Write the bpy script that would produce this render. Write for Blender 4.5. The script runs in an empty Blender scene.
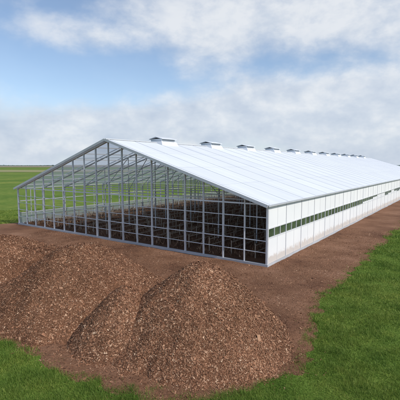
import bpy, math, numpy as np
from mathutils import Vector
rng=np.random.default_rng(7)
sc=bpy.context.scene
H=6.5
# ---------------------------------------------------------------- helpers
def hash2(ix,iy,seed):
    n=(ix.astype(np.int64)*374761393+iy.astype(np.int64)*668265263+seed*1442695041)&0xffffffff
    n=((n^(n>>13))*1274126177)&0xffffffff
    n=n^(n>>16)
    return (n&0xffff)/65535.0
def vnoise(x,y,seed=0):
    ix=np.floor(x);iy=np.floor(y);fx=x-ix;fy=y-iy
    fx=fx*fx*(3-2*fx);fy=fy*fy*(3-2*fy)
    a=hash2(ix,iy,seed);b=hash2(ix+1,iy,seed);c=hash2(ix,iy+1,seed);d=hash2(ix+1,iy+1,seed)
    return (a*(1-fx)+b*fx)*(1-fy)+(c*(1-fx)+d*fx)*fy
def fbm(x,y,seed=0,o=4):
    s=0;a=.5;t=0
    for i in range(o):
        s=s+a*vnoise(x*2**i+i*17.3,y*2**i-i*9.1,seed+i);t+=a;a*=.5
    return s/t-0.5   # -0.5..0.5
def mesh_np(name,V,F,mat=None,parent=None,smooth=False,midx=None):
    V=np.asarray(V,dtype=np.float32);F=np.asarray(F,dtype=np.int32)
    k=F.shape[1];me=bpy.data.meshes.new(name)
    me.vertices.add(len(V));me.vertices.foreach_set('co',V.ravel())
    me.loops.add(F.size);me.loops.foreach_set('vertex_index',F.ravel())
    me.polygons.add(len(F));me.polygons.foreach_set('loop_start',np.arange(0,F.size,k,dtype=np.int32))
    try: me.polygons.foreach_set('loop_total',np.full(len(F),k,dtype=np.int32))
    except Exception: pass
    if isinstance(mat,(list,tuple)):
        for m in mat: me.materials.append(m)
        if midx is not None: me.polygons.foreach_set('material_index',np.asarray(midx,dtype=np.int32))
    elif mat: me.materials.append(mat)
    if smooth is True: sm=np.ones(len(F),dtype=bool)
    elif smooth is False: sm=np.zeros(len(F),dtype=bool)
    else: sm=np.asarray(smooth,dtype=bool)
    me.polygons.foreach_set('use_smooth',sm)
    me.update(calc_edges=True);me.validate()
    ob=bpy.data.objects.new(name,me);sc.collection.objects.link(ob)
    if parent: ob.parent=parent
    return ob
class Geo:
    def __init__(s): s.v=[];s.f=[]
    def hexa(s,p):
        n=len(s.v);s.v+= [tuple(q) for q in p]
        for q in ((0,3,2,1),(4,5,6,7),(0,1,5,4),(1,2,6,5),(2,3,7,6),(3,0,4,7)): s.f.append(tuple(n+i for i in q))
    def box(s,x0,x1,y0,y1,z0,z1):
        s.hexa([(x0,y0,z0),(x1,y0,z0),(x1,y1,z0),(x0,y1,z0),(x0,y0,z1),(x1,y0,z1),(x1,y1,z1),(x0,y1,z1)])
    def beam(s,a,b,w,d,up=(0,1,0)):
        a=Vector(a);b=Vector(b);t=(b-a).normalized();u=Vector(up)
        if abs(t.dot(u))>.98: u=Vector((1,0,0))
        r=t.cross(u).normalized();u=r.cross(t).normalized()
        r=r*w/2;u=u*d/2
        s.hexa([a-r-u,a+r-u,a+r+u,a-r+u,b-r-u,b+r-u,b+r+u,b-r+u])
    def quad(s,a,b,c,d):
        n=len(s.v);s.v+=[tuple(a),tuple(b),tuple(c),tuple(d)];s.f.append((n,n+1,n+2,n+3))
    def obj(s,name,mat,parent=None):
        return mesh_np(name,s.v,s.f,mat,parent)
# ---------------------------------------------------------------- materials
def newmat(name):
    m=bpy.data.materials.new(name);m.use_nodes=True
    nt=m.node_tree;return m,nt,nt.nodes['Principled BSDF'],nt.nodes['Material Output']
def N(nt,t,**k):
    n=nt.nodes.new(t)
    for a,b in k.items(): setattr(n,a,b)
    return n
def ramp(nt,fac,stops):
    r=N(nt,'ShaderNodeValToRGB');cr=r.color_ramp
    while len(cr.elements)<len(stops): cr.elements.new(.5)
    for e,(p,c) in zip(cr.elements,stops): e.position=p;e.color=(*c,1)
    nt.links.new(fac,r.inputs[0]);return r.outputs[0]
def noise(nt,vec,scale,detail=5,rough=.55,dist=0):
    n=N(nt,'ShaderNodeTexNoise');n.inputs['Scale'].default_value=scale;n.inputs['Detail'].default_value=detail
    n.inputs['Roughness'].default_value=rough;n.inputs['Distortion'].default_value=dist
    if vec is not None: nt.links.new(vec,n.inputs['Vector'])
    return n.outputs['Fac']
def mix(nt,f,a,b,bt='MIX'):
    m=N(nt,'ShaderNodeMix',data_type='RGBA',blend_type=bt)
    for s,v in ((m.inputs[0],f),(m.inputs[6],a),(m.inputs[7],b)):
        if isinstance(v,(int,float)): s.default_value=v
        elif isinstance(v,tuple): s.default_value=(*v,1)
        else: nt.links.new(v,s)
    return m.outputs[2]
def pos(nt): return N(nt,'ShaderNodeNewGeometry').outputs['Position']
def bump(nt,bs,h,strength,dist=.02):
    b=N(nt,'ShaderNodeBump');b.inputs['Strength'].default_value=strength;b.inputs['Distance'].default_value=dist
    nt.links.new(h,b.inputs['Height']);nt.links.new(b.outputs[0],bs.inputs['Normal'])
def painted(name,c,rough=.45,var=.12,metal=0,dirt=(.25,.2,.15),scale=.6,da=.3,spec=.3):
    m,nt,bs,o=newmat(name);p=pos(nt)
    a=noise(nt,p,scale,4,.6);b=noise(nt,p,scale*9,4,.7)
    c2=tuple(x*(1-var*2) for x in c)
    col=ramp(nt,a,[(.3,c2),(.65,c)])
    col=mix(nt,ramp(nt,b,[(.55,(0,0,0)),(.9,(da,da,da))]),col,dirt)
    nt.links.new(col,bs.inputs['Base Color']);bs.inputs['Roughness'].default_value=rough;bs.inputs['Metallic'].default_value=metal
    bs.inputs['Specular IOR Level'].default_value=spec
    return m
M_frame=painted('galvanised_white',(.70,.71,.73),.6,.08)
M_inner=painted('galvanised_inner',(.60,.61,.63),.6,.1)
M_roof,nt,bs,o=newmat('white_roof_sheet')
tc=N(nt,'ShaderNodeTexCoord').outputs['Object']
mp=N(nt,'ShaderNodeMapping');mp.inputs['Scale'].default_value=(.12,.9,.12);nt.links.new(tc,mp.inputs[0])
st=noise(nt,mp.outputs[0],1.6,5,.7)
col=ramp(nt,st,[(.25,(.60,.63,.68)),(.75,(.70,.725,.765))])
vor=N(nt,'ShaderNodeTexBrick');vor.offset=0;vor.inputs['Scale'].default_value=1
vor.inputs['Brick Width'].default_value=3.7;vor.inputs['Row Height'].default_value=2.85;vor.inputs['Mortar Size'].default_value=.0
vor.inputs['Color1'].default_value=(.95,.95,.95,1);vor.inputs['Color2'].default_value=(1,1,1,1);nt.links.new(tc,vor.inputs[0])
col=mix(nt,1.0,col,vor.outputs[0],'MULTIPLY')
nt.links.new(col,bs.inputs['Base Color']);bs.inputs['Roughness'].default_value=.7;bs.inputs['Specular IOR Level'].default_value=.15
bump(nt,bs,noise(nt,tc,.9,3),.12,.05)
M_wall,nt,bs,o=newmat('white_wall_panel');p=pos(nt)
col=ramp(nt,noise(nt,p,.5,3,.5),[(.3,(.74,.75,.76)),(.7,(.79,.795,.795))])
sz=N(nt,'ShaderNodeSeparateXYZ');nt.links.new(p,sz.inputs[0])
ad=N(nt,'ShaderNodeMath',operation='MULTIPLY_ADD');nt.links.new(noise(nt,p,3,5,.7),ad.inputs[0]);ad.inputs[1].default_value=-1.1;nt.links.new(sz.outputs[2],ad.inputs[2])
col=mix(nt,ramp(nt,ad.outputs[0],[(0,(.5,.5,.5)),(.25,(0,0,0))]),col,(.42,.32,.24))
nt.links.new(col,bs.inputs['Base Color']);bs.inputs['Roughness'].default_value=.6;bs.inputs['Specular IOR Level'].default_value=.2
bump(nt,bs,noise(nt,p,.8,2),.15,.05)
M_trim=painted('grey_trim',(.48,.5,.53),.6,.1)
M_seam=painted('seam_metal',(.52,.55,.59),.7,.05,spec=.1)
M_louvre=painted('louvre_grey',(.30,.33,.37),.6,.1)
M_win,nt,bs,o=newmat('window_grass_reflection');a=noise(nt,pos(nt),.8,4)
nt.links.new(ramp(nt,a,[(.35,(.03,.05,.03)),(.65,(.09,.13,.07))]),bs.inputs['Base Color']);bs.inputs['Roughness'].default_value=.15  # green of the reflected grass is painted into the dark glass base colour
def sheet(name,tr,col,rough=.1):
    m,nt,bs,o=newmat(name);nt.nodes.remove(bs)
    t=N(nt,'ShaderNodeBsdfTransparent');t.inputs[0].default_value=(.93,.96,.98,1)
    d=N(nt,'ShaderNodeBsdfTranslucent');d.inputs[0].default_value=(*col,1)
    d2=N(nt,'ShaderNodeBsdfDiffuse');d2.inputs[0].default_value=(*col,1)
    md=N(nt,'ShaderNodeMixShader');nt.links.new(d.outputs[0],md.inputs[1]);nt.links.new(d2.outputs[0],md.inputs[2])
    m1=N(nt,'ShaderNodeMixShader');m1.inputs[0].default_value=1-tr
    nt.links.new(t.outputs[0],m1.inputs[1]);nt.links.new(md.outputs[0],m1.inputs[2]);nt.links.new(m1.outputs[0],o.inputs[0]);return m
M_leftroof=sheet('clear_roof_sheet',.5,(.42,.47,.55))
M_sheet=sheet('pale_sheet',.3,(.6,.64,.62))
# chips
M_chip,nt,bs,o=newmat('wood_chips')
ri=N(nt,'ShaderNodeNewGeometry').outputs['Random Per Island']
big=noise(nt,pos(nt),.5,4,.6)
col=ramp(nt,ri,[(0,(.075,.034,.019)),(.3,(.185,.087,.048)),(.7,(.315,.162,.095)),(.93,(.43,.26,.165)),(1,(.60,.43,.30))])
col=mix(nt,1.0,col,ramp(nt,big,[(.3,(.72,.68,.65)),(.7,(1.12,1.08,1.05))]),'MULTIPLY')
nt.links.new(col,bs.inputs['Base Color']);bs.inputs['Roughness'].default_value=.85;bs.inputs['Specular IOR Level'].default_value=.2
def soil(name,a,b,c,sc1=.5):
    m,nt,bs,o=newmat(name);p=pos(nt)
    n1=noise(nt,p,sc1,5,.65);n2=noise(nt,p,14,6,.7)
    col=ramp(nt,n1,[(.3,a),(.5,b),(.72,c)])
    col=mix(nt,1.0,col,ramp(nt,n2,[(.3,(.55,.52,.5)),(.7,(1.25,1.2,1.15))]),'MULTIPLY')
    nt.links.new(col,bs.inputs['Base Color']);bs.inputs['Roughness'].default_value=.95;bs.inputs['Specular IOR Level'].default_value=.15
    bump(nt,bs,n2,.8,.05);return m
M_soil=soil('pile_soil',(.10,.048,.027),(.155,.078,.044),(.21,.11,.064))
M_dirt=soil('dirt',(.11,.053,.032),(.20,.105,.062),(.30,.17,.11),.25)
M_floor=soil('barn_floor_soil',(.10,.05,.03),(.155,.08,.046),(.2,.11,.064))
# grass
def grassramp(nt,p):
    n1=noise(nt,p,.06,4,.6);n2=noise(nt,p,.7,5,.7);n3=noise(nt,p,9,4,.7)
    col=ramp(nt,n1,[(.3,(.105,.18,.028)),(.5,(.14,.22,.038)),(.7,(.19,.25,.05))])
    col=mix(nt,1.0,col,ramp(nt,n2,[(.3,(.60,.70,.6)),(.5,(1,1,1)),(.72,(1.4,1.2,1.3))]),'MULTIPLY')
    return col,n2,n3
M_ground,nt,bs,o=newmat('grass_field');p=pos(nt)
col,n2,n3=grassramp(nt,p)
col=mix(nt,1.0,col,ramp(nt,n3,[(.3,(.6,.65,.5)),(.7,(1.15,1.1,1.15))]),'MULTIPLY')
mp=N(nt,'ShaderNodeMapping');mp.inputs['Scale'].default_value=(.002,.03,.01);mp.inputs['Rotation'].default_value=(0,0,.15);nt.links.new(p,mp.inputs[0])
far=noise(nt,mp.outputs[0],1.0,4,.6)
col=mix(nt,1.0,col,ramp(nt,far,[(.3,(.75,.82,.8)),(.7,(1.25,1.1,1.2))]),'MULTIPLY')
nt.links.new(col,bs.inputs['Base Color']);bs.inputs['Roughness'].default_value=1;bs.inputs['Specular IOR Level'].default_value=.1
bump(nt,bs,n3,.7,.05)
M_blade,nt,bs,o=newmat('grass_blades');p=pos(nt);col,n2,n3=grassramp(nt,p)
ri=N(nt,'ShaderNodeNewGeometry').outputs['Random Per Island']
col=mix(nt,1.0,col,ramp(nt,ri,[(0,(.6,.7,.5)),(.5,(1.05,1.05,1)),(.9,(1.5,1.3,1.5)),(1,(2.4,1.75,2.4))]),'MULTIPLY')
nt.links.new(col,bs.inputs['Base Color']);bs.inputs['Roughness'].default_value=.6;bs.inputs['Specular IOR Level'].default_value=.25
tl=N(nt,'ShaderNodeBsdfTranslucent');nt.links.new(col,tl.inputs[0]);ms=N(nt,'ShaderNodeMixShader');ms.inputs[0].default_value=.3
nt.links.new(bs.outputs[0],ms.inputs[1]);nt.links.new(tl.outputs[0],ms.inputs[2]);nt.links.new(ms.outputs[0],o.inputs[0])
# ---------------------------------------------------------------- frame of the building
C=np.array([4.25,23.14]);ANG=-math.radians(35.62)
eb=np.array([math.cos(ANG),math.sin(ANG)]);ea=np.array([-math.sin(ANG),math.cos(ANG)])
def B2W(s,b): return C+s*ea+b*eb
W=29.5;L=104.0;ZE=4.08;ZR=8.67;XR=-W/2;SL=(ZR-ZE)/(W/2)
def zr(x): return ZR-SL*abs(x-XR)
# ---------------------------------------------------------------- ground
g=bpy.data.meshes.new('ground');S=9000
g.from_pydata([(-S,-S,0),(S,-S,0),(S,S,0),(-S,S,0)],[],[(0,1,2,3)]);g.materials.append(M_ground)
gr=bpy.data.objects.new('ground',g);sc.collection.objects.link(gr)
P=[tuple(B2W(s,4.6)) for s in (112,80,50,30,15,5,-3)]+[(4.0,12.9),(3.3,11.3),(1.4,10.1),(-.6,9.6),(-2.5,10.2),(-4.7,11.5),(-7.3,13.1),(-11,14.8),(-16,18),(-23,25),(-27,33),(-24,39.3)]+[tuple(B2W(s,-W-1.5)) for s in (1,30,60,112)]
P=np.array(P)
def sdist(x,y):
    d=np.full(x.shape,1e9);ins=np.zeros(x.shape,bool)
    n=len(P)
    for i in range(n):
        a=P[i];b=P[(i+1)%n];e=b-a
        t=np.clip(((x-a[0])*e[0]+(y-a[1])*e[1])/(e@e),0,1)
        d=np.minimum(d,np.hypot(x-a[0]-t*e[0],y-a[1]-t*e[1]))
        c=((a[1]>y)!=(b[1]>y))&(x<(b[0]-a[0])*(y-a[1])/(b[1]-a[1]+1e-12)+a[0]);ins^=c
    return np.where(ins,d,-d)
def yd(x,y): return sdist(x,y)+.8*fbm(x*.5,y*.5,31,4)+.9*fbm(x*2.6,y*2.6,41,4)
def yz(x,y):
    d=yd(x,y);return np.minimum(.07,.07*d)+.10*fbm(x*.9,y*.9,51,5)*np.clip(d,0,1)
def gridmesh(x0,x1,y0,y1,st,zf,keep):
    xs=np.arange(x0,x1+st*.5,st);ys=np.arange(y0,y1+st*.5,st);X,Y=np.meshgrid(xs,ys)
    D=yd(X,Y);Z=zf(X,Y);nx=len(xs)
    idx=np.arange(X.size).reshape(X.shape);F=np.stack([idx[:-1,:-1],idx[:-1,1:],idx[1:,1:],idx[1:,:-1]],-1).reshape(-1,4)
    k=(D.ravel()[F]>-.4).any(1)&keep(X.ravel()[F].mean(1),Y.ravel()[F].mean(1))
    F=F[k];u,inv=np.unique(F,return_inverse=True)
    return np.stack([X.ravel()[u],Y.ravel()[u],Z.ravel()[u]],1),inv.reshape(F.shape)
V1,F1=gridmesh(-28,72,8,30,.125,yz,lambda x,y:x<14)
V2,F2=gridmesh(-28,72,8,116,.5,yz,lambda x,y:(y>30)|(x>14))
mesh_np('dirt_yard',np.vstack([V1,V2]),np.vstack([F1,F2+len(V1)]),M_dirt,smooth=True)
# ---------------------------------------------------------------- chips
def chips(x,y,z,nx,ny,size,tilt=.45):
    n=len(x);nrm=np.stack([nx,ny,np.ones(n)],1)+rng.normal(0,tilt,(n,3))*np.array([1,1,.3]);nrm/=np.linalg.norm(nrm,axis=1)[:,None]
    r=rng.normal(size=(n,3));t=np.cross(nrm,r);t/=np.linalg.norm(t,axis=1)[:,None];b=np.cross(nrm,t)
    l=(size*np.exp(rng.normal(-.1,.42,n)))[:,None]/2;w=l*rng.uniform(.2,.6,n)[:,None]
    c=np.stack([x,y,z],1)+nrm*(size*rng.uniform(.05,.5,n))[:,None]
    tw=rng.uniform(.5,1.1,(n,1))
    V=np.stack([c-t*l-b*w,c+t*l-b*w*tw,c+t*l*tw+b*w,c-t*l+b*w*tw],1).reshape(-1,3)
    return V,np.arange(4*n).reshape(n,4)
def pile(name,cx,cy,rx,ry,Hh,rot,seed,nch,lump=.35,size=.042,eps=.07):
    ca,sa=math.cos(rot),math.sin(rot);e0=math.sqrt(eps);den=math.sqrt(1+eps)-e0
    def hf(x,y):
        dx=x-cx;dy=y-cy;u=(dx*ca+dy*sa)/rx;v=(-dx*sa+dy*ca)/ry
        r=np.hypot(u,v);th=np.arctan2(v,u)
        r=r*(1+.24*fbm(np.cos(th)*1.3+5,np.sin(th)*1.3+5,seed,3)) + .12*fbm(x*.7,y*.7,seed+9,3)
        h=Hh*(1-(np.sqrt(r*r+eps)-e0)/den)
        sk=.16*Hh*np.clip(1.25-r,0,2)**2
        h=np.where(h>sk,h,sk*.8+h*.2)
        return h+lump*.42*fbm(x*.9,y*.9,seed+3,4)*np.clip(1.2-r,0,1)+.15*fbm(x*3.5,y*3.5,seed+5,4)
    R=1.35
    st=.07;xs=np.arange(cx-max(rx,ry)*R,cx+max(rx,ry)*R,st);ys=np.arange(cy-max(rx,ry)*R,cy+max(rx,ry)*R,st)
    X,Y=np.meshgrid(xs,ys);Z=hf(X,Y);idx=np.arange(X.size).reshape(X.shape)
    F=np.stack([idx[:-1,:-1],idx[:-1,1:],idx[1:,1:],idx[1:,:-1]],-1).reshape(-1,4)
    k=(Z.ravel()[F]>-.12).all(1);F=F[k];u,inv=np.unique(F,return_inverse=True)
    V=np.stack([X.ravel()[u],Y.ravel()[u],Z.ravel()[u]],1);F=inv.reshape(F.shape)
    M=max(rx,ry)*R;x=cx+rng.uniform(-M,M,int(nch*2));y=cy+rng.uniform(-M,M,int(nch*2));z=hf(x,y)
    ok=z>-.02;x=x[ok][:nch];y=y[ok][:nch];z=z[ok][:nch];e=.08
    nx=-(hf(x+e,y)-hf(x-e,y))/(2*e);ny=-(hf(x,y+e)-hf(x,y-e))/(2*e)
    CV,CF=chips(x,y,z,nx,ny,size)
    mesh_np(name,np.vstack([V,CV]),np.vstack([F,CF+len(V)]),[M_soil,M_chip],
            smooth=np.r_[np.ones(len(F),bool),np.zeros(len(CF),bool)],midx=np.r_[np.zeros(len(F)),np.ones(len(CF))])
pile('wood_chip_pile',.0,13.9,3.7,3.75,2.8,.2,11,140000)
pile('wood_chip_pile.001',-2.9,13.7,2.05,2.3,1.95,0,22,50000,.2)
pile('wood_chip_pile.002',-5.6,17.4,4.9,4.4,2.78,.1,33,130000)
pile('wood_chip_pile.003',-11.8,21.6,5.8,4.6,2.4,.2,44,90000,.3,.055)
n=200000
x=rng.uniform(-16,18,n);y=9+rng.random(n)**1.5*28;d=yd(x,y)
keep=(d>-.5)&(rng.random(n)<np.clip(.25+1.2*vnoise(x*.8,y*.8,77),0,1)*np.clip(.5+d,.08,1))
s,b=(x-C[0])*ea[0]+(y-C[1])*ea[1],(x-C[0])*eb[0]+(y-C[1])*eb[1]
keep&=~((s>-.2)&(b<.2)&(b>-W-.2));x=x[keep];y=y[keep]
CV,CF=chips(x,y,np.maximum(yz(x,y),0),np.zeros(len(x)),np.zeros(len(x)),.043,.3)
mesh_np('scattered_wood_chips',CV,CF,M_chip)
# ---------------------------------------------------------------- grass blades
def blades(n,x,y,h,w):
    th=rng.uniform(0,2*math.pi,n);lean=rng.normal(0,.45,(n,2))*h[:,None]
    dx=np.cos(th)*w/2;dy=np.sin(th)*w/2;z0=np.full(n,-.005)
    a=np.stack([x-dx,y-dy,z0],1);b=np.stack([x+dx,y+dy,z0],1);c=np.stack([x+lean[:,0],y+lean[:,1],h],1)
    return np.stack([a,b,c],1).reshape(-1,3),np.arange(3*n).reshape(n,3)
n=900000
dd=6.5*np.exp(rng.random(n)*math.log(60/6.5));th=rng.uniform(-.62,.62,n)
x=dd*np.sin(th);y=dd*np.cos(th);d=yd(x,y)
clump=vnoise(x*3,y*3,91)
keep=(d<.55*clump*clump+.2*rng.normal(size=n)-.05)
x=x[keep];y=y[keep];dd=dd[keep];n=len(x)
h=rng.uniform(.04,.12,n)*(.35+1.5*vnoise(x*1.3,y*1.3,5)*vnoise(x*4,y*4,6)**.5)*(1+.4*np.clip(dd/40,0,1));w=np.maximum(.008,dd*.0011)*rng.uniform(.7,1.3,n)
V,F=blades(n,x,y,h,w);mesh_np('grass',V,F,M_blade)
# ---------------------------------------------------------------- barn
barn=bpy.data.objects.new('greenhouse_barn',None);sc.collection.objects.link(barn)
barn.location=(C[0],C[1],0);barn.rotation_euler=(0,0,ANG)
NB=18;bw=W/NB;BAY=L/36
G=Geo();G.box(-W+.12,-.12,.12,L-.12,-.05,.15);G.obj('floor',M_floor,barn)
G=Geo();G.box(-W-.08,.08,-.1,.1,-.1,.22);G.box(-W-.08,.08,L-.1,L+.1,-.1,.22);G.box(-.1,.083,.1,L-.1,-.1,.2);G.box(-W-.083,-W+.1,.1,L-.1,-.1,.2);G.obj('base_kerb',M_trim,barn)
for nm,Y in (('front_gable_frame',0),('rear_gable_frame',L)):
    G=Geo()
    for i in range(NB+1):
        X=-i*bw;wd=.13 if i in(0,NB) else (.085 if i%2==0 else .06)
        if i==0: X-=.02
        if i==NB: X+=.02
        G.box(X-wd/2,X+wd/2,Y-.07,Y+.07,.2,zr(X)-.08)
    for z,t in ((.95,.03),(1.7,.045),(2.45,.03),(3.2,.04),(ZE-.05,.09)):
        G.box(-W+.05,-.05,Y-.05,Y+.05,z-t/2,z+t/2)
    for z in (5.1,6.1,7.1):
        hx=(ZR-z)/SL-.2;G.box(XR-hx,XR+hx,Y-.045,Y+.045,z-.02,z+.02)
    G.beam((0.05,Y,zr(0)-.13),(XR,Y,ZR-.13),.16,.2);G.beam((-W-.05,Y,zr(-W)-.13),(XR,Y,ZR-.128),.16,.203)
    G.box(-10*bw+.06,-9*bw-.05,Y-.13,Y-.08,2.95,3.03);G.box(-9*bw-.05,-9*bw+.03,Y-.13,Y-.08,.2,3.03);G.box(-10*bw-.02,-10*bw+.06,Y-.13,Y-.08,.2,3.03)
    G.obj(nm,M_frame,barn)
# trusses, columns
G=Geo()
for k in range(1,36):
    Y=k*BAY;m=(k%2==0)
    G.beam((0,Y,zr(0)-.25),(XR,Y,ZR-.25),.09,.14);G.beam((-W,Y,zr(-W)-.25),(XR,Y,ZR-.252),.09,.14)
    G.beam((-.1,Y,ZE-.12),(-W+.1,Y,ZE-.12),.08,.09)
    for j in range(1,8):
        X=-j*W/8
        if m: G.beam((X,Y,ZE-.1),(X,Y,zr(X)-.3),.055,.055)
        X2=-(j+1)*W/8 if j>=4 else -(j-1)*W/8
        if m: G.beam((X,Y,zr(X)-.3),(X2,Y,ZE-.12),.05,.05,(0,1,0))
        if m: G.box(X-.05,X+.05,Y-.05,Y+.05,.12,ZE-.17)
for j in range(1,18):
    X=-j*W/18
    if j==9: G.box(X-.06,X+.06,.1,L-.1,ZR-.32,ZR-.18)
    else: G.box(X-.04,X+.04,.1,L-.1,zr(X)-.2,zr(X)-.12)
G.obj('trusses',M_inner,barn)
G=Geo();y0,y1=-.35,L+.35
def slab(G,xa,za,xb,zb,t,y0,y1):
    G.hexa([(xa,y0,za-t),(xb,y0,zb-t),(xb,y1,zb-t),(xa,y1,za-t),(xa,y0,za),(xb,y0,zb),(xb,y1,zb),(xa,y1,za)])
xe=.14;ZX=ZR-SL*(xe-XR);slab(G,XR,ZR,xe,ZX,.08,y0,y1);G.obj('roof_slope',M_roof,barn)
G=Geo()
for k in range(37):
    Y=min(max(k*BAY,-.2),L+.2);G.beam((XR+.25,Y,zr(XR+.25)+.006),(xe-.02,Y,ZX+.006),.03,.02)
for X in (-10.9,-7.2,-3.5): G.beam((X,y0+.02,zr(X)+.004),(X,y1-.02,zr(X)+.004),.03,.012,(0,0,1))
G.obj('roof_seams',M_seam,barn)
G=Geo();G.beam((xe+.05,y0,ZX-.06),(xe+.05,y1,ZX-.06),.09,.10,(0,0,1));G.obj('gutter',M_trim,barn)
G=Geo()
for Y in (y0-.03,y1+.03):
    G.beam((xe,Y,ZX-.08),(XR,Y,ZR-.06),.2,.05);G.beam((-W-.14,Y,ZX-.08),(XR-.01,Y,ZR-.06),.2,.053)
G.box(XR-.2,XR+.2,y0-.02,y1+.02,ZR-.02,ZR+.03)
G.obj('rake_and_ridge_trim',M_frame,barn)
G=Geo()
for k in range(36):
    a=k*BAY+.03;b=(k+1)*BAY-.03
    if k==0:a=y0
    if k==35:b=y1
    G.quad((XR-.21,a,ZR-.09),(XR-.21,b,ZR-.09),(-W-.14,b,ZX),(-W-.14,a,ZX))
G.obj('clear_roof_slope',M_leftroof,barn)
G=Geo()
for k in range(37):
    Y=min(max(k*BAY,-.2),L+.2);G.beam((XR-.21,Y,ZR-.07),(-W-.14,Y,ZX+.02),.07,.07)
G.obj('clear_roof_bars',M_frame,barn)
# right side wall
Gw=Geo();Gp=Geo();Gn=Geo();Gc=Geo()
for k in range(36):
    a=k*BAY+.05;b=(k+1)*BAY-.05
    Gw.box(-.02,.02,a,b,.22,1.88);Gw.box(-.02,.02,a,b,2.5,ZE-.06)
    Gn.box(-.03,-.015,a,b,1.88,2.5)
    mid=(a+b)/2
    for q in (a+(b-a)/3,a+2*(b-a)/3): Gp.box(-.03,.035,q-.025,q+.025,1.93,2.45)
    Gp.box(-.028,.035,a,b,1.84,1.92);Gp.box(-.028,.035,a,b,2.46,2.54)
    Gp.box(.021,.03,mid-.015,mid+.015,.24,1.83);Gp.box(.021,.03,mid-.015,mid+.015,2.55,ZE-.11)
    c=.0
    if k>8: c=rng.choice([0,.15,.3,.45],p=[.45,.3,.15,.1])
    if c: Gc.box(-.012,.012,a+.003,b-.003,1.93,1.93+c)
for k in range(37): Gp.box(-.05,.045,k*BAY-.035,k*BAY+.035,.2,ZE-.02)
Gp.box(-.06,.04,.1,L-.1,ZE-.1,ZE-.03)
Gw.obj('side_wall_panels',M_wall,barn);Gp.obj('side_wall_posts',M_frame,barn);Gn.obj('side_windows',M_win,barn)
if Gc.v: Gc.obj('side_curtains',M_wall,barn)
# left side wall
G=Geo();Gl=Geo()
for k in range(37): G.box(-W-.07,-W+.05,k*BAY-.05,k*BAY+.05,.2,ZE-.02)
for k in range(36): G.box(-W-.04,-W+.03,(k+.5)*BAY-.03,(k+.5)*BAY+.03,.2,ZE-.14)
for z in (1.3,2.6,ZE-.1): G.box(-W-.05,-W+.04,.1,L-.1,z-.04,z+.04)
for k in range(36):
    a=k*BAY+.05;b=(k+1)*BAY-.05
    Gl.quad((-W,a,.2),(-W,b,.2),(-W,b,1.26),(-W,a,1.26))
G.obj('left_wall_posts',M_frame,barn);Gl.obj('left_wall_panels',M_sheet,barn)
# ridge vents
G=Geo();G2=Geo()
for k in range(11):
    Y=7+8.5*k
    z0=ZR-.35;G.hexa([(XR-.75,Y-1.05,z0),(XR+.75,Y-1.05,z0),(XR+.75,Y+1.05,z0),(XR-.75,Y+1.05,z0),(XR-.68,Y-1,ZR+.36),(XR+.68,Y-1,ZR+.36),(XR+.68,Y+1,ZR+.36),(XR-.68,Y+1,ZR+.36)])
    for s in (-1,1):
        for z in (.17,.27): G2.box(XR+s*.73-.03,XR+s*.73+.03,Y-.9,Y+.9,ZR+z-.025,ZR+z+.025)
    slab(G,XR,ZR+.56,XR+.85,ZR+.36,.05,Y-1.12,Y+1.12);slab(G,XR-.85,ZR+.36,XR,ZR+.56,.05,Y-1.12,Y+1.12)
    G.hexa([(XR-1.0,Y-1.25,zr(XR-1.0)-.02),(XR+1.0,Y-1.25,zr(XR+1.0)-.02),(XR+1.0,Y+1.25,zr(XR+1.0)-.02),(XR-1.0,Y+1.25,zr(XR-1.0)-.02),
            (XR-.78,Y-1.12,ZR+.1),(XR+.78,Y-1.12,ZR+.1),(XR+.78,Y+1.12,ZR+.1),(XR-.78,Y+1.12,ZR+.1)])
G.obj('ridge_vents',M_roof,barn);G2.obj('ridge_vent_louvres',M_louvre,barn)
# ---------------------------------------------------------------- stall railings and bedding inside
M_rail=painted('railing_steel',(.46,.38,.30),.7,.2)
G=Geo();rows=[-1.5-1.9*i for i in range(15)]
for X in rows:
    q=1.3
    while q<100:
        G.box(X-.03,X+.03,q-.03,q+.03,.14,1.15)
        G.box(X-.02,X+.02,q+.03,q+1.77,1.0,1.04);G.box(X-.02,X+.02,q+.03,q+1.77,.56,.6)
        q+=1.8
G.obj('stall_railings',M_rail,barn)
M_crop,nt,bs,o=newmat('bedding');ri=N(nt,'ShaderNodeNewGeometry').outputs['Random Per Island']
nt.links.new(ramp(nt,ri,[(0,(.11,.055,.03)),(.5,(.22,.115,.065)),(.9,(.34,.2,.115)),(1,(.5,.36,.24))]),bs.inputs['Base Color']);bs.inputs['Roughness'].default_value=.9
xs=[];ys=[]
for X in rows:
    q=np.arange(1.0,100,.4);xs.append(np.full(len(q),X-.95));ys.append(q+rng.normal(0,.06,len(q)))
xs=np.concatenate(xs);ys=np.concatenate(ys);m=22
x=np.repeat(xs,m)+rng.normal(0,.4,len(xs)*m);y=np.repeat(ys,m)+rng.normal(0,.2,len(xs)*m)
x=np.clip(x,-W+.3,-.3)
n=len(x);h=rng.uniform(.08,.4,n)*(.4+1.0*vnoise(x*1.5,y*1.5,13));w=rng.uniform(.06,.16,n);V,F=blades(n,x,y,h,w);V[:,2]+=.14
wx=C[0]+V[:,0]*eb[0]+V[:,1]*ea[0];wy=C[1]+V[:,0]*eb[1]+V[:,1]*ea[1]
mesh_np('straw_bedding',np.stack([wx,wy,V[:,2]],1),F,M_crop)
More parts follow.
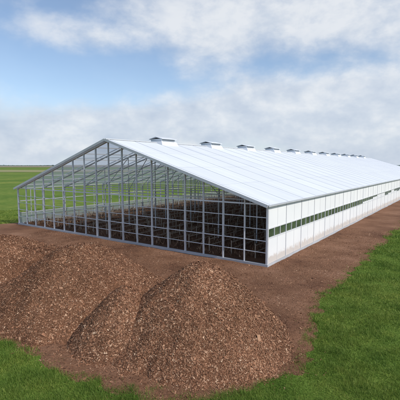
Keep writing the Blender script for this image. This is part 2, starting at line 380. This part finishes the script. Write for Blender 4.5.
# ---------------------------------------------------------------- far fields & trees
def strip(name,pts,z,mat):
    me=bpy.data.meshes.new(name);me.from_pydata([(a,b,z) for a,b in pts],[],[tuple(range(len(pts)))]);me.materials.append(mat)
    o=bpy.data.objects.new(name,me);sc.collection.objects.link(o)
def fieldmat(name,a,b):
    m,nt,bs,o=newmat(name);nt.links.new(ramp(nt,noise(nt,pos(nt),.02,6,.6),[(.35,a),(.65,b)]),bs.inputs['Base Color']);bs.inputs['Roughness'].default_value=1;return m
strip('harvested_field',[(-1500,430),(-60,330),(-60,470),(-1500,620)],.15,fieldmat('stubble',(.2,.2,.07),(.26,.24,.09)))
strip('harvested_field.001',[(-3500,1150),(1500,1000),(1500,2300),(-3500,2600)],.3,fieldmat('dry_soil',(.2,.17,.11),(.27,.22,.15)))
n=30000;tx=rng.uniform(-3200,2500,n);ty=2700+tx*-.05+rng.normal(0,15,n)
hh=(2+4*vnoise(tx*.01,ty*0,3))*(vnoise(tx*.004,ty*0,8)>.3);tz=rng.random(n)*hh
a=rng.normal(0,1.6,(n,3,3));a[:,:,0]*=3;Vt=(np.stack([tx,ty,tz],1)[:,None,:]+a).reshape(-1,3);Vt[:,2]=np.maximum(Vt[:,2],0)
mesh_np('distant_trees',Vt,np.arange(3*n).reshape(n,3),fieldmat('far_foliage',(.15,.2,.2),(.18,.23,.22)))
# ---------------------------------------------------------------- light
el=math.radians(43);az=math.radians(128)
sd=Vector((math.sin(az)*math.cos(el),math.cos(az)*math.cos(el),math.sin(el)))
sl=bpy.data.lights.new('sun','SUN');sl.energy=3.7;sl.angle=math.radians(.6);sl.color=(1,.95,.87)
so=bpy.data.objects.new('sun',sl);so.rotation_euler=sd.to_track_quat('Z','Y').to_euler();sc.collection.objects.link(so)
w=bpy.data.worlds.new('World');sc.world=w;w.use_nodes=True;nt=w.node_tree
for nn in list(nt.nodes): nt.nodes.remove(nn)
out=N(nt,'ShaderNodeOutputWorld');sky=N(nt,'ShaderNodeTexSky',sky_type='NISHITA');sky.sun_disc=False
sky.sun_elevation=el;sky.sun_rotation=az;sky.air_density=1.0;sky.dust_density=.3;sky.ozone_density=2.0
b1=N(nt,'ShaderNodeBackground');b1.inputs[1].default_value=.15;nt.links.new(sky.outputs[0],b1.inputs[0])
tcd=N(nt,'ShaderNodeTexCoord').outputs['Generated']
sep=N(nt,'ShaderNodeSeparateXYZ');nt.links.new(tcd,sep.inputs[0])
def mth(op,a,b=None,c=None):
    m=N(nt,'ShaderNodeMath',operation=op)
    for i,v in enumerate((a,b,c)):
        if v is None: continue
        if isinstance(v,(int,float)): m.inputs[i].default_value=v
        else: nt.links.new(v,m.inputs[i])
    return m.outputs[0]
AZ=mth('ARCTAN2',sep.outputs[0],sep.outputs[1]);EL=mth('ARCSINE',sep.outputs[2])
mp=N(nt,'ShaderNodeMapping');mp.inputs['Scale'].default_value=(1,1,1.7);nt.links.new(tcd,mp.inputs[0])
n1=noise(nt,mp.outputs[0],3.4,9,.55,.2)
n2=noise(nt,mp.outputs[0],10,8,.58,.1)
def pix(u,v):
    x=(u-200)/373;yy=(200-v)/373;t=math.radians(5.36)
    d=Vector((x,math.cos(t)+yy*math.sin(t),-math.sin(t)+yy*math.cos(t))).normalized()
    return math.atan2(d.x,d.y),math.asin(d.z)
tot=None
for (u,v,su,sv,amp) in [(225,10,72,30,.5),(345,24,85,32,.45),(75,34,68,17,.38),(330,106,130,28,.85),(160,124,125,22,.65),(20,140,130,20,.5),(400,125,90,36,.5),(90,80,90,20,-.28),(215,68,80,13,-.24),(340,66,60,10,-.1),(30,0,80,20,-.1)]:
    a,e=pix(u,v);q=mth('ADD',mth('POWER',mth('ABSOLUTE',mth('DIVIDE',mth('SUBTRACT',AZ,a),su/373)),2),mth('POWER',mth('ABSOLUTE',mth('DIVIDE',mth('SUBTRACT',EL,e),sv/373)),2))
    gsn=mth('MULTIPLY',mth('EXPONENT',mth('MULTIPLY',q,-1)),amp);tot=gsn if tot is None else mth('ADD',tot,gsn)
dens=mth('ADD',mth('ADD',mth('MULTIPLY',mth('SUBTRACT',n1,.5),1.8),mth('MULTIPLY',mth('SUBTRACT',n2,.5),.55)),tot)
mr=N(nt,'ShaderNodeMapRange',interpolation_type='SMOOTHSTEP');nt.links.new(dens,mr.inputs[0]);mr.inputs[1].default_value=-.12;mr.inputs[2].default_value=.58;mr.inputs[3].default_value=.06;mr.inputs[4].default_value=.92
cc=ramp(nt,mth('ADD',mth('MULTIPLY',n2,.85),mth('MULTIPLY',EL,.6)),[(.33,(.54,.62,.75)),(.5,(.67,.735,.83)),(.66,(.85,.88,.92))])
hz=mth('EXPONENT',mth('MULTIPLY',mth('MAXIMUM',EL,0),-11))
hz=mth('MULTIPLY',hz,.9)
b2=N(nt,'ShaderNodeBackground');nt.links.new(cc,b2.inputs[0]);b2.inputs[1].default_value=.97
b3=N(nt,'ShaderNodeBackground');b3.inputs[0].default_value=(.62,.73,.87,1);b3.inputs[1].default_value=.97
mh=N(nt,'ShaderNodeMixShader');nt.links.new(hz,mh.inputs[0]);nt.links.new(b1.outputs[0],mh.inputs[1]);nt.links.new(b3.outputs[0],mh.inputs[2])
mx=N(nt,'ShaderNodeMixShader');nt.links.new(mr.outputs[0],mx.inputs[0]);nt.links.new(mh.outputs[0],mx.inputs[1]);nt.links.new(b2.outputs[0],mx.inputs[2]);nt.links.new(mx.outputs[0],out.inputs[0])
# ---------------------------------------------------------------- camera
cd=bpy.data.cameras.new('camera');cd.lens=33.57;cd.sensor_width=36;cd.clip_end=20000;cd.clip_start=.1
co=bpy.data.objects.new('camera',cd);co.location=(0,0,H);co.rotation_euler=(math.radians(90-5.36),0,0);sc.collection.objects.link(co);sc.camera=co
sc.view_settings.view_transform='Standard';sc.view_settings.look='None';sc.view_settings.exposure=0
